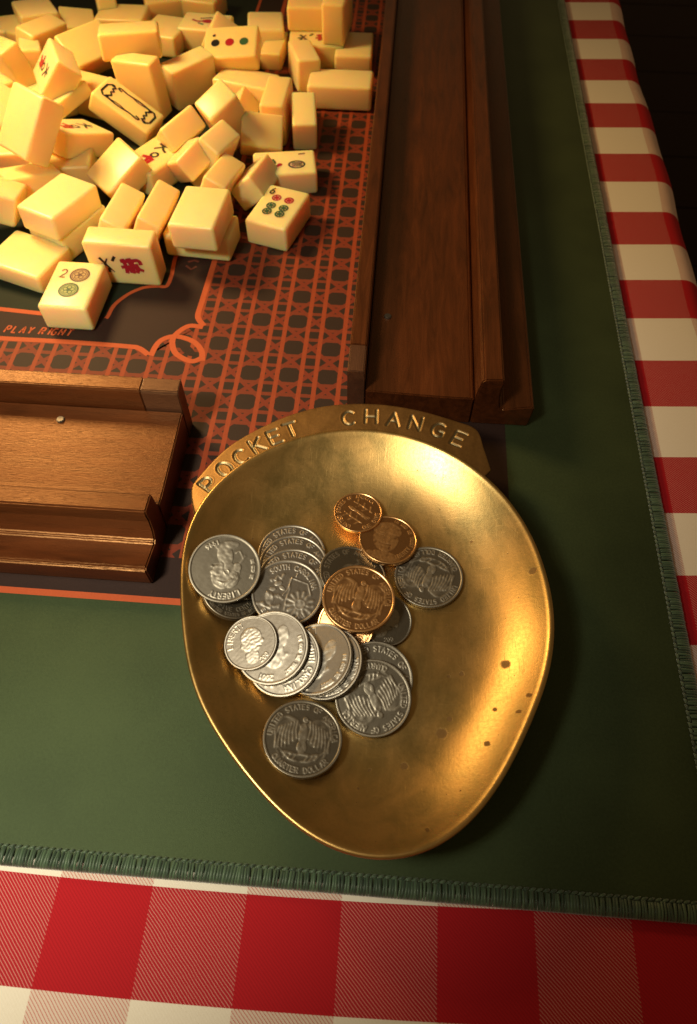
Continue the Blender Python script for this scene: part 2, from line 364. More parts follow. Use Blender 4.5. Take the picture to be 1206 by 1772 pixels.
ribbon(bm, smooth_path([(-8.6, 25.4), (-8.85, 25.7), (-9.02, 26.08), (-9.01, 26.93), (-8.97, 28.4), (-8.93, 29.94), (-8.87, 31.79), (-8.84, 33.74), (-8.84, 35.5)], 6), .27, .020); ribbon(bm, [(-8.84, 35.5), (-8.9, 60)], .27, .020)
ribbon(bm, [(-60, 24), (-18.5, 23.87)], .27, .014); link('cane_border', bm_mesh('cane_border', bm), ORANGE, mat)
link('border_lens', poly_sheet('border_lens', [(-9.7, 24.44), (-9.51, 24.40), (-9.23, 24.23), (-8.83, 23.86), (-8.61, 23.53), (-8.67, 23.42), (-8.96, 23.43), (-9.28, 23.68), (-9.54, 24.02)], .022), BROWN, mat)
bm = bmesh.new()
for pts in ([(-10.3, 29.62), (-9.98, 29.35), (-9.75, 29.6)], [(-10.25, 29.9), (-9.95, 30.05), (-9.7, 29.95)]): ribbon(bm, pts, .13, .014)
link('sprig_print', bm_mesh('sprig_print', bm), ORDIM, mat)
bm = bmesh.new(); cx = -17.8; H_ = .42
for ch in 'PLAY RIGHT':
    if ch == ' ': cx += .20; continue
    for st in FONT[ch]:
        pts = [(cx + (u * .85 + v * .28) * H_ * .82, 24.27 + v * H_) for u, v in st]
        ribbon(bm, resample(pts, .06), .085, .014)
    cx += {'I': .20}.get(ch, .36)
link('lettering', bm_mesh('lettering', bm), ORANGE, mat)
# overlocked edge: one thread loop after another, joined
def stitches(path, step, width=.088):
    V = []; F = []
    P = resample(path, step)
    for i in range(len(P) - 1):
        c = (P[i] + P[i + 1]) / 2; d = P[i + 1] - P[i]; d = d / np.linalg.norm(d); n = np.array([d[1], -d[0]])     # outward
        sl = random.uniform(-.10, .10) + .05; wj = width * random.uniform(.8, 1.15); hj = random.uniform(-.015, .02)
        prof = [(-.44 + random.uniform(-.03, .03), .010), (-.36, .04), (-.22, .06), (-.08, .035), (.02, -.04), (.05, -.14), (.02, -.25)]
        for (s, z) in prof:
            q = c + n * (s + .02) + d * (sl * (-s))
            base = len(V)
            for k in range(4):
                t = k / 3 * math.pi; V.append((*(q + d * (wj / 2 * math.cos(t))), z + hj + .05 * math.sin(t)))
        b0 = len(V) - 4 * len(prof)
        for a in range(len(prof) - 1):
            for k in range(3): F.append((b0 + a * 4 + k, b0 + a * 4 + k + 1, b0 + a * 4 + 5 + k, b0 + a * 4 + 4 + k))
    return V, F
edge = [(-24, 2.36)] + [(x1 + .2 - 1.2, 2.36)] + [(x1 + .2 - 1.2 + 1.2 * math.sin(t), 2.36 + 1.2 - 1.2 * math.cos(t)) for t in np.linspace(.2, math.pi / 2, 7)] + [(x1 + .2, 70)]
V, F = stitches(edge, .092)
st = link('edge_stitching', mesh('edge_stitching', V, F, True), THREAD, mat); tag(st, kind='stuff')
bm = bmesh.new()
inn = [(-24, 2.83), (x1 - 1.0, 2.83)] + [(x1 - 1.0 + .73 * math.sin(t), 2.83 + .73 - .73 * math.cos(t)) for t in np.linspace(.2, math.pi / 2, 5)] + [(x1 - .27, 70)]
P = resample(inn, .2)
for i in range(len(P) - 1):
    c = (P[i] + P[i + 1]) / 2; d = P[i + 1] - P[i]; ang = math.atan2(d[1], d[0]) + .35
    m_ = Matrix.Translation((c[0], c[1], .03)) @ Matrix.Rotation(ang, 4, 'Z') @ Matrix.Diagonal((.125, .045, .045, 1))
    bmesh.ops.create_icosphere(bm, subdivisions=1, radius=1, matrix=m_)
ch = link('chain_stitch', bm_mesh('chain_stitch', bm, True), THREAD, mat); tag(ch, kind='stuff')

# ---------------------------------------------------------------- tile racks
def prism(name, outline, x0, x1, bevel, mat_, parent, seg=2):
    bm = bmesh.new()
    f = bm.faces.new([bm.verts.new((x0, d, z)) for d, z in outline])
    e = bmesh.ops.extrude_face_region(bm, geom=[f]); bmesh.ops.translate(bm, vec=(x1 - x0, 0, 0), verts=[v for v in e['geom'] if isinstance(v, bmesh.types.BMVert)])
    bmesh.ops.recalc_face_normals(bm, faces=bm.faces[:])
    bmesh.ops.bevel(bm, geom=[e_ for e_ in bm.edges if len(e_.link_faces) == 2 and e_.calc_face_angle(0) > .35], offset=bevel, segments=seg, affect='EDGES', clamp_overlap=True)
    return link(name, bm_mesh(name, bm), mat_, parent)
def rack(loc, rotz, x0, x1, end, label):
    """local x runs along the rack, local y from its moulded front to its back rail"""
    r = empty('tile_rack', loc, rotz); tag(r, label, 'tile rack', 'wooden tile racks around the mat')
    front = [(.08, 0), (0, .12), (-.06, 1.12), (.05, 1.2), (.7, 1.06), (1.18, .95), (1.3, 1.02), (1.42, 1.45), (1.46, 2.0), (1.40, 2.5), (1.46, 2.68), (2.2, 2.62), (2.3, 2.5), (2.42, 1.7), (2.42, 0)]
    prism('front_moulding', front, x0, x1, .055, WOOD, r)
    prism('tile_shelf', [(2.46, 0), (2.46, 1.45), (2.6, 1.52), (3.1, 1.5), (4.5, 1.53), (6.6, 1.62), (6.9, 1.62), (6.9, 0)], x0, x1, .05, WOOD, r)
    bx0, bx1 = (x0, x1 - 1.5) if end > 0 else (x0 + 1.5, x1)
    rail = [(6.94, 0), (6.94, 2.62), (7.0, 2.72), (7.6, 2.74), (7.66, 2.68), (7.66, 0)]
    prism('back_rail', rail, bx0, bx1, .03, WOOD, r)
    ex = (x1 - 1.48, x1) if end > 0 else (x0, x0 + 1.48)
    prism('end_block', [(d, z - (.015 if z else 0)) for d, z in rail], ex[0], ex[1], .03, WOOD2, r)
    return r
def pin(r, x, y, z):
    bm = bmesh.new(); bmesh.ops.create_cone(bm, cap_ends=True, segments=20, radius1=.17, radius2=.15, depth=.1)
    bmesh.ops.bevel(bm, geom=bm.edges[:], offset=.02, segments=2, affect='EDGES')
    p = link('pin', bm_mesh('pin', bm), STEEL, r); p.location = (x, y, z); p.rotation_euler = (.03, 0, 0)
r1 = rack((0, 11.82, 0), 0, -48, -7.97, 1, 'warm lit mahogany tile rack at the left beside the brass dish')
pin(r1, -12.7, 6.15, 1.64)
r2 = rack((6.15, 0, 0), math.pi / 2, 20.45, 78, -1, 'long shadowed mahogany tile rack running away along the right of the tiles')
pin(r2, 24.9, 6.2, 1.64)

# ---------------------------------------------------------------- brass dish
FC = [6.7171, 0.0057, 0.1803, -0.6371, -0.2973, -0.0595, 0.2399, 0.0679, 0.0399, 0.0866, -0.0319, -0.0293, -0.0323]
DC = np.array([-.2, 10.6]); ZF, ZR, S0, PW = .9, 2.3, .52, 2.1
def drad(t):
    t = np.asarray(t, float); return FC[0] + sum(FC[2 * k - 1] * np.cos(k * t) + FC[2 * k] * np.sin(k * t) for k in range(1, 7))
def dsurf(s): t = np.clip((s - S0) / (1 - S0), 0, None); return ZF + (ZR - ZF) * t ** PW + .04 * s * s
dish = empty('brass_dish', (0, 0, 0)); tag(dish, 'egg shaped brass coin dish stamped POCKET CHANGE on its rim, holding coins', 'dish')
NT = 160; TH = np.linspace(0, 2 * math.pi, NT, endpoint=False); RR = drad(TH)
rings = [(s, dsurf(s), 0) for s in np.linspace(.02, .975, 70)]
rim_z = dsurf(.975)
rings += [(.975, rim_z, .06, .03), (.975, rim_z, .12, .035), (.975, rim_z, .17, .0), (.975, rim_z, .185, -.07), (.975, rim_z, .15, -.14)]
under = [(s, dsurf(s) - .22, 0.05 * (s > .9)) for s in np.linspace(.97, .58, 14)]
foot = [(.56, dsurf(.56) - .35, 0), (.55, .012, 0), (.50, .012, 0), (.49, .6, 0), (.02, .6, 0)]
V = []
for rr in rings + under + foot:
    s, z, off = rr[0], rr[1], rr[2]; dz = rr[3] if len(rr) > 3 else 0
    for t, R in zip(TH, RR):
        rad = s * R + off; V.append((DC[0] + rad * math.cos(t), DC[1] + rad * math.sin(t), z + dz))
n = len(rings + under + foot)
F = grid_faces(n, NT, True); F = [f[::-1] for f in F]; F = [tuple(reversed(f)) for f in F]
F.append(tuple(range(NT - 1, -1, -1))); F.append(tuple((n - 1) * NT + j for j in range(NT)))
bm = bmesh.new(); me = mesh('bowl', V, F); bm.from_mesh(me); bpy.data.meshes.remove(me)
me = bm_mesh('bowl', bm, True); add_attr(me, 'groove', np.zeros(len(me.vertices)))
link('bowl', me, BRASS, dish)
# lettered flange along the top of the rim
outer = smooth_path([(-6.33, 13.3), (-6.75, 14.63), (-6.58, 15.37), (-5.65, 16.91), (-4.06, 18.27), (-2.33, 19.09), (-0.53, 19.38), (1.3, 19.19), (2.88, 18.75), (3.66, 18.37), (3.92, 17.46), (4.15, 16.47)], 12)
outer = np.array(outer); seg = np.r_[0, np.cumsum(np.linalg.norm(np.diff(outer, axis=0), axis=1))]
NTf, NW = 420, 40; tt = np.linspace(0, seg[-1], NTf)
OX = np.c_[np.interp(tt, seg, outer[:, 0]), np.interp(tt, seg, outer[:, 1])]
ang = np.arctan2(OX[:, 1] - DC[1], OX[:, 0] - DC[0]); IX = DC + (drad(ang) * .985)[:, None] * np.c_[np.cos(ang), np.sin(ang)]
ws = np.linspace(0, 1, NW); G = IX[:, None, :] + (OX - IX)[:, None, :] * ws[None, :, None]
wid = np.linalg.norm(OX - IX, axis=1)
strokes = []
for ch, lx, ly in [('P', -6.12, 14.95), ('O', -5.67, 15.66), ('C', -5.16, 16.27), ('K', -4.62, 16.89), ('E', -4.02, 17.35), ('T', -3.47, 17.74), ('C', -1.31, 18.49), ('H', -0.42, 18.64), ('A', 0.44, 18.56), ('N', 1.31, 18.43), ('G', 2.16, 18.17), ('E', 2.97, 17.78)]:
    dirv = np.array([lx, ly]) - DC; up = dirv / np.linalg.norm(dirv)
    # letters follow the rim: blend the radial with the normal of the outer edge
    k = np.argmin(((OX - [lx, ly]) ** 2).sum(1)); tg = OX[min(NTf - 1, k + 12)] - OX[max(0, k - 12)]; tg = tg / np.linalg.norm(tg); nn = np.array([-tg[1], tg[0]])
    if nn @ up < 0: nn = -nn
    right = np.array([up[1], -up[0]])
    if ch == 'spacer': continue
    hgt = .70
    for stt in FONT[ch]:
        q = [np.array([lx, ly]) + right * ((u - .35) * hgt * .95) + up * ((v - .5) * hgt) for u, v in stt]
        strokes += list(zip(q[:-1], q[1:]))
def seg_dist(P, segs):
    d = np.full(len(P), 9.0)
    for a, b in segs:
        a = np.asarray(a); b = np.asarray(b); ab = b - a; t = np.clip(((P - a) @ ab) / (ab @ ab + 1e-12), 0, 1)
        d = np.minimum(d, np.linalg.norm(P - a - t[:, None] * ab, axis=1))
    return d
flat = G.reshape(-1, 2); dd = seg_dist(flat, strokes)
def sst(x, a, b): t = np.clip((x - a) / (b - a), 0, 1); return t * t * (3 - 2 * t)
gro = 1 - sst(dd, .02, .065); lip = np.exp(-((dd - .085) / .022) ** 2)
wv = np.tile(ws, NTf); wabs = np.repeat(wid, NW)
edge_d = np.minimum((1 - wv) * wabs, np.minimum(np.repeat(tt, NW), np.repeat(tt[-1] - tt, NW)) + .0)
rnd = -.10 * (1 - np.sqrt(np.clip(1 - (1 - np.clip((1 - wv) * wabs / .10, 0, 1)) ** 2, 0, 1)))
zt = 2.20 - .10 * wv + rnd - .06 * gro + .007 * lip + .012 * np.sin(flat[:, 0] * 1.7) * wv
top = np.c_[flat, zt]; bot = np.c_[flat, 2.20 - .10 * wv - .20]
V = np.r_[top, bot]; N1 = NTf * NW; F = grid_faces(NTf, NW) + [tuple(N1 + k for k in f[::-1]) for f in grid_faces(NTf, NW)]
for i in range(NTf - 1):
    for j in (0, NW - 1):
        q = (i * NW + j, (i + 1) * NW + j, N1 + (i + 1) * NW + j, N1 + i * NW + j); F.append(q if j else q[::-1])
for j in range(NW - 1):
    for i in (0, NTf - 1): F.append((i * NW + j, i * NW + j + 1, N1 + i * NW + j + 1, N1 + i * NW + j))
me = mesh('lettered_flange', V, F, True); add_attr(me, 'groove', np.r_[np.clip(gro * 1.0, 0, 1), np.zeros(N1)])
link('lettered_flange', me, BRONZE, dish)

# ---------------------------------------------------------------- coins
def coin_mesh(name, diam, thick, design):
    """both faces carry a raised rim; the upper face carries the design as relief"""
    R = diam / 2; nr, nt = 66, 240
    rr = np.concatenate([np.linspace(.0015, .93, nr - 9), np.linspace(.94, 1.0, 9)]) * R; tt = np.linspace(0, 2 * math.pi, nt, endpoint=False)
    P = np.stack([rr[:, None] * np.cos(tt), rr[:, None] * np.sin(tt)], -1).reshape(-1, 2)
    h = np.zeros(len(P)); q = P / R; rad = np.linalg.norm(q, axis=1)
    E, S, T = design
    for (cx, cy, ax, ay, rot, amp) in E:
        c, s = math.cos(math.radians(rot)), math.sin(math.radians(rot)); x = (q[:, 0] - cx) * c + (q[:, 1] - cy) * s; y = -(q[:, 0] - cx) * s + (q[:, 1] - cy) * c
        d = (x / ax) ** 2 + (y / ay) ** 2; h = np.maximum(h, amp * np.sqrt(np.clip(1 - d, 0, 1)) ** .7) if amp > 0 else h + amp * np.clip(1 - d, 0, 1)
    for pts, wd, amp in S:
        d = seg_dist(q, list(zip(pts[:-1], pts[1:]))); h = h + amp * np.exp(-(d / wd) ** 2) * (1 if amp > 0 else 1)
    g = np.random.default_rng(len(name) + int(diam * 100) + len(S)); nz = np.zeros(len(P))
    for k in range(26):          # worn, hand-cut unevenness of the relief
        fa = g.uniform(0, 6.28); fq = g.uniform(14, 60); nz += np.sin(fq * (q[:, 0] * math.cos(fa) + q[:, 1] * math.sin(fa)) + g.uniform(0, 6.28)) * (16 / fq)
    nz /= 3.0
    h = h * (.88 + .16 * nz) + .035 * nz + .07 * nz * (h > .25)
    for text, rad_t, a_mid, size, up_out in T:
        adv = size * .95 / rad_t; tot = adv * (len(text) - 1)
        for i, chh in enumerate(text):
            a = math.radians(a_mid) + (tot / 2 - adv * i) * (1 if up_out else -1)
            ctr = np.array([math.cos(a), math.sin(a)]) * rad_t; up = np.array([math.cos(a), math.sin(a)]) * (1 if up_out else -1); rt = np.array([up[1], -up[0]])
            sg = []
            for stt in FONT.get(chh, []):
                pp = [ctr + rt * ((u - .35) * size) + up * ((v - .5) * size * 1.15) for u, v in stt]; sg += list(zip(pp[:-1], pp[1:]))
            if sg:
                near = np.linalg.norm(q - ctr, axis=1) < size * 1.2
                d = seg_dist(q[near], sg); h[near] = np.maximum(h[near], .75 * np.exp(-(d / .018) ** 4))
    h = np.clip(h, -.4, 1.6)
    rim = sst(rad, .925, .945) * (1 - sst(rad, .985, 1.0) * .9)
    zt = thick - .020 + .0155 * h * (rad < .93) + .020 * rim
    attr = np.clip(np.maximum(h * (rad < .93), rim), 0, 1)
    top = np.c_[P, zt]
    ring = np.c_[R * np.cos(tt), R * np.sin(tt)]; reed = (np.arange(nt) % 2) * .006
    side = [np.c_[ring * (1.0 + .004 - reed[:, None] / R), np.full(nt, z)] for z in (thick * .8, thick * .2)]
    b1 = np.c_[ring * .985, np.zeros(nt)]; b2 = np.c_[ring * .02, np.full(nt, .006)]
    V = np.r_[top, side[0], side[1], b1, b2]; m = nr + 4
    F = [f[::-1] for f in grid_faces(m, nt, True)]; F.append(tuple(range(nt))); F.append(tuple(m * nt - 1 - j for j in range(nt)))
    F = [tuple(reversed(f)) if len(f) == 4 else f for f in F]
    me = mesh(name, V, F, True); bm = bmesh.new(); bm.from_mesh(me); bmesh.ops.recalc_face_normals(bm, faces=bm.faces[:]); bm.to_mesh(me); bm.free()
    me.polygons.foreach_set('use_smooth', [True] * len(me.polygons))
    add_attr(me, 'relief', np.r_[attr, np.full(4 * nt, .4)])
    return me
def wiggle(x0, y0, x1, y1, n=6, a=.05, sd=0):
    g = np.random.default_rng(sd); return [(x0 + (x1 - x0) * k / n + g.uniform(-a, a), y0 + (y1 - y0) * k / n + g.uniform(-a, a)) for k in range(n + 1)]
def wing(s):
    W = [(smooth_path([(s * .08, .30), (s * .28, .46), (s * .50, .50), (s * .66, .34), (s * .72, .05)], 4), .045, .6)]
    for k in range(7):
        x0, y0 = s * (.16 + .075 * k), .42 - .035 * k; x1, y1 = s * (.14 + .088 * k), -.12 - .05 * k + .035 * abs(k - 3)
        W.append((smooth_path([(x0, y0), ((x0 + x1) / 2 + s * .03, (y0 + y1) / 2), (x1, y1)], 4), .024, .55))
    W.append((smooth_path([(s * .70, .08), (s * .62, -.30), (s * .52, -.52)], 4), .03, .45))
    return W
EAGLE = ([(0, .10, .12, .30, 0, 1.0), (.03, .47, .075, .085, 30, 1.0), (0, -.30, .10, .14, 0, .6), (.07, -.22, .06, .13, 8, .8), (-.07, -.22, .06, .13, -8, .8), (.36, .12, .28, .34, -15, .4), (-.36, .12, .28, .34, 15, .4)],
         wing(1) + wing(-1) + [([(-.40, -.40), (-.15, -.43), (.15, -.43), (.40, -.40)], .035, .8), (smooth_path([(-.55, -.32), (-.28, -.55), (0, -.60), (.28, -.55), (.55, -.32)], 4), .03, .6), ([(.08, .48), (.16, .44)], .025, .7)] +
         [([(x, -.52 - .1 * (.5 - abs(x))), (x + .06, -.45)], .025, .6) for x in (-.42, -.3, -.18, .12, .24, .36)],
         [('UNITED STATES OF AMERICA', .82, 90, .115, True), ('QUARTER DOLLAR', .82, -90, .115, False)])
HEAD = ([(.02, .18, .34, .42, -12, .9), (-.12, .28, .28, .30, 20, 1.05), (.0, -.38, .22, .34, 12, .75), (.30, .12, .10, .07, -20, .8), (-.34, -.02, .12, .14, 0, .8), (-.05, -.66, .34, .14, 8, .6)],
        [([(-.40, .30), (-.2, .52), (.05, .58), (.25, .48)], .035, .35), ([(-.36, .16), (-.15, .40), (.1, .46)], .03, .3), ([(.16, .22), (.26, .22)], .025, -.35), ([(.2, -.10), (.32, -.10)], .02, -.4), ([(.02, .02), (.02, -.12), (.08, -.18)], .03, -.3), ([(-.42, -.15), (-.55, -.35)], .04, .5)] + [(smooth_path([(-.42 + .06 * k, .10 + .05 * k), (-.34 + .07 * k, .34 + .02 * k), (-.12 + .06 * k, .52 - .03 * k)], 3), .018, .35) for k in range(6)] + [(arc(-.06, .12, .07, 0, 300, 8), .02, .4), ([(.3, -.02), (.36, -.05)], .03, .4), (smooth_path([(-.5, -.3), (-.4, -.5), (-.3, -.45)], 3), .025, .5)],
        [('LIBERTY', .80, 92, .13, True), ('IN GOD WE', .80, 180, .07, True), ('1996', .78, -62, .11, False)])
SMALLHEAD = ([(.06, .06, .38, .48, -15, .9), (-.04, .20, .34, .34, 20, 1.05), (.05, -.50, .26, .28, 10, .7), (.42, .05, .10, .08, -20, .8), (-.28, -.1, .1, .12, 0, .7)],
        [([(-.30, .28), (-.1, .50), (.15, .52)], .04, .4), ([(.2, .16), (.34, .16)], .03, -.4), ([(.26, -.14), (.38, -.14)], .025, -.4), ([(-.2, .1), (0, .3), (.2, .36)], .03, -.3)],
        [('LIBERTY', .78, 150, .17, True), ('2004', .76, -45, .13, False)])
TORCH = ([(0, .32, .09, .18, 0, .8), (0, -.1, .05, .5, 0, .8)],
        [([(-.07, -.55), (-.05, .2)], .03, .5), ([(.07, -.55), (.05, .2)], .03, .5)] + [(([(s * .34, -.45), (s * .36, .1), (s * .32, .45)]), .03, .6) for s in (1, -1)] +
        [([(s * .34, -.35 + .16 * k), (s * (.18 if k % 2 else .54), -.25 + .16 * k)], .045, .55) for k in range(5) for s in (1, -1)],
        [('UNITED STATES OF AMERICA', .80, 90, .13, True), ('ONE DIME', .80, -90, .14, False)])
FACE = ([(-.08, .02, .44, .56, 8, .75), (-.1, .36, .50, .34, 0, .9), (.02, .0, .09, .24, 0, 1.15), (-.26, .12, .10, .06, 0, .95), (.20, .12, .10, .06, 0, .95), (-.06, -.30, .16, .05, 0, 1.0), (-.05, -.72, .62, .22, 0, .7), (-.04, -.46, .18, .08, 0, .95)],
        [([(-.36, .26), (-.18, .24)], .03, .35), ([(.1, .25), (.3, .26)], .03, .35), ([(-.24, -.22), (.14, -.22)], .025, -.4), ([(-.26, .11), (-.18, .11)], .02, -.5), ([(.16, .11), (.26, .11)], .02, -.5), ([(-.5, .3), (-.4, .6), (0, .7), (.3, .56)], .05, .4)],
        [('IN GOD WE TRUST', .82, 40, .095, True), ('LIBERTY', .76, -40, .12, False)])
HOUSE = ([(0, .26, .20, .16, 0, .8)], [([(-.66, -.3), (.66, -.3)], .03, .7), ([(-.66, -.02), (.66, -.02)], .03, .6), ([(-.28, .0), (0, .2), (.28, 0)], .03, .7)] + [([(x, -.28), (x, -.05)], .032, .8) for x in (-.24, -.08, .08, .24)] + [([(x, -.25), (x, -.1)], .05, .45) for x in (-.55, -.42, .42, .55)],
        [('E PLURIBUS UNUM', .80, 90, .11, True), ('FIVE CENTS', .66, -90, .12, False), ('UNITED STATES OF AMERICA', .84, -90, .085, False)])
STATE = ([(.42, -.28, .16, .16, 0, .7), (-.45, -.25, .12, .22, 20, .6), (-.3, .22, .12, .07, 30, .9), (-.16, .1, .10, .06, -20, .8), (-.42, .02, .1, .06, 10, .8)],
         [([(.42 + .16 * math.cos(k), -.28 + .16 * math.sin(k)), (.42 + .36 * math.cos(k), -.28 + .36 * math.sin(k))], .045, .8) for k in np.arange(0, 6.2, .48)] +
         [(wiggle(-.7, -.45, -.1, -.5, 8, .08, 3), .04, .8), (wiggle(-.6, -.1, -.15, -.2, 7, .08, 4), .04, .7), (wiggle(-.55, .25, -.2, .45, 6, .06, 5), .035, .8), ([(.05, .45), (.52, .36), (.66, .05)], .02, .7), ([(.05, .45), (.0, .1), (-.1, -.1)], .02, .6), (wiggle(.02, .38, .05, -.5, 6, .03, 8), .03, .5)],
         [('SOUTH CAROLINA', .78, 78, .125, True), ('E PLURIBUS UNUM', .82, -90, .085, False), ('1788', .6, 60, .10, True)])
RIMTEXT = ([(0, -.1, .4, .5, 0, .7)], [(wiggle(-.5, .2, .5, .3, 7, .1, 11), .04, .6), (wiggle(-.4, -.3, .5, -.2, 7, .1, 12), .05, .6)], [('UNITED STATES OF AMERICA', .80, 95, .125, True), ('QUARTER DOLLAR', .8, -88, .115, False)])
OBVSHINE = ([(-.08, .12, .30, .44, 25, .8), (.02, .25, .22, .26, 0, .9), (-.2, -.36, .18, .30, 12, .6)], [([(.1, .4), (.28, .2), (.22, -.05), (.05, -.3)], .025, .5), ([(-.35, .4), (-.45, .1)], .05, .5)], [('LIBERTY', .8, -20, .14, False), ('IN GOD WE TRUST', .80, 175, .08, True), ('2001', .8, 95, .11, True)])
SZ = dict(q=(2.426, .175), n=(2.121, .195), d=(1.791, .135), p=(1.905, .152))
CM = {}
def get_coin(kind, des, mtl):
    key = (kind, des, mtl.name)
    if key not in CM:
        base = coin_mesh('coin_relief', SZ[kind][0], SZ[kind][1], globals()[des]); base.materials.append(mtl); CM[key] = base
    return CM[key]
KN = dict(q='quarter_coin', n='nickel_coin', d='dime_coin', p='penny_coin')
COINS = [      # kind, design, metal, place, tilt, turn, label
    ('n', 'HOUSE', 'DULL', (-4.768, 11.017, 1.381), (0.374, 0.081, 0.924), 20, 'nickel showing a columned house, mostly covered by the leftmost quarter'),
    ('q', 'RIMTEXT', 'BRIGHT', (-2.927, 12.875, 0.96), (0.048, -0.017, 0.999), 0, 'rearmost quarter of the fanned stack left of the dish centre'),
    ('q', 'RIMTEXT', 'BRIGHT', (-2.793, 12.343, 1.124), (0.048, -0.017, 0.999), -12, 'second quarter from the back of the fanned stack'),
    ('q', 'RIMTEXT', 'BRIGHT', (-2.726, 11.685, 1.288), (0.048, -0.017, 0.999), -20, 'third quarter from the back of the fanned stack, under the flower quarter'),
    ('q', 'STATE', 'BRIGHT', (-2.844, 11.095, 1.463), (0.05, -0.08, 0.99), -6, 'shiny state quarter with a flower and bird on top of the fanned stack'),
    ('q', 'RIMTEXT', 'DULL', (-0.685, 12.02, 1.26), (0.248, 0.124, 0.961), 40, 'half hidden quarter under the nickel with the facing portrait'),
    ('d', 'SMALLHEAD', 'DULL', (0.552, 10.503, 1.179), (0.227, -0.179, 0.957), -30, 'dark dime peeking out below the orange toned quarter'),
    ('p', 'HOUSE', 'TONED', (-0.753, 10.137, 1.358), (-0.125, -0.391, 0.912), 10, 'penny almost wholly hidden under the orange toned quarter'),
    ('q', 'EAGLE', 'DULL', (1.997, 12.354, 0.925), (-0.023, -0.01, 1.0), 160, 'tarnished eagle quarter at the far right of the coin heap'),
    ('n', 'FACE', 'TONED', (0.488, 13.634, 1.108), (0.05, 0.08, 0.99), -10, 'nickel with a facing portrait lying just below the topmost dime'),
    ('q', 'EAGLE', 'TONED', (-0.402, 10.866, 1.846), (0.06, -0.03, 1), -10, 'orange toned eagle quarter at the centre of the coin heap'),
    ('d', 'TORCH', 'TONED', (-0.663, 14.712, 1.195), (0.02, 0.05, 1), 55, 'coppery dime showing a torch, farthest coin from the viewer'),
    ('q', 'HEAD', 'DULL', (-5.009, 11.609, 1.969), (0.13, -0.2, 0.97), 185, 'dark quarter with an upside down portrait, leaning on the left wall of the dish'),
    ('q', 'RIMTEXT', 'DULL', (0.316, 8.42, 1.14), (0.058, -0.179, 0.982), -40, 'quarter mostly covered by the tarnished one at the lower right of the heap'),
    ('q', 'EAGLE', 'DULL', (0.276, 7.766, 1.205), (0.058, -0.179, 0.982), -150, 'tarnished quarter with an upturned eagle at the lower right of the heap'),
    ('q', 'EAGLE', 'DULL', (-1.804, 6.262, 1.342), (0.12, 0.1, 0.98), 0, 'dark eagle quarter alone at the bottom of the heap, nearest the viewer'),
    ('q', 'HOUSE', 'BRIGHT', (-1.231, 8.718, 1.37), (-0.337, -0.05, 0.94), 30, 'right end coin of the tumbled row, only its shining edge showing'),
    ('q', 'OBVSHINE', 'BRIGHT', (-1.566, 8.817, 1.445), (-0.337, -0.05, 0.94), 150, 'brightest quarter with a glinting portrait in the tumbled row'),
    ('q', 'STATE', 'BRIGHT', (-2.642, 8.723, 1.47), (-0.192, -0.154, 0.969), -100, 'quarter between the glinting one and the plain one in the tumbled row'),
    ('q', 'OBVSHINE', 'BRIGHT', (-3.043, 9.025, 1.623), (-0.192, -0.154, 0.969), 170, 'pale quarter partly covered by the front dime of the tumbled row'),
    ('d', 'SMALLHEAD', 'BRIGHT', (-3.756, 9.116, 1.681), (-0.192, -0.154, 0.969), 10, 'dime with a portrait on top of the left end of the tumbled row'),
]
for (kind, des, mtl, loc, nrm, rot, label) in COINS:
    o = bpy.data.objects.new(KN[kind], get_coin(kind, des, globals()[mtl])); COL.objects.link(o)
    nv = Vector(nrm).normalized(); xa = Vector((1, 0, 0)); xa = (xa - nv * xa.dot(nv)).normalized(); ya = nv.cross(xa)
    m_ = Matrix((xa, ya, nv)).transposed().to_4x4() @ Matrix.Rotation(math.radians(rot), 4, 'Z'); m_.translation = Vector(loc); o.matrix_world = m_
    tag(o, label, 'coin', 'coins lying in the brass dish')

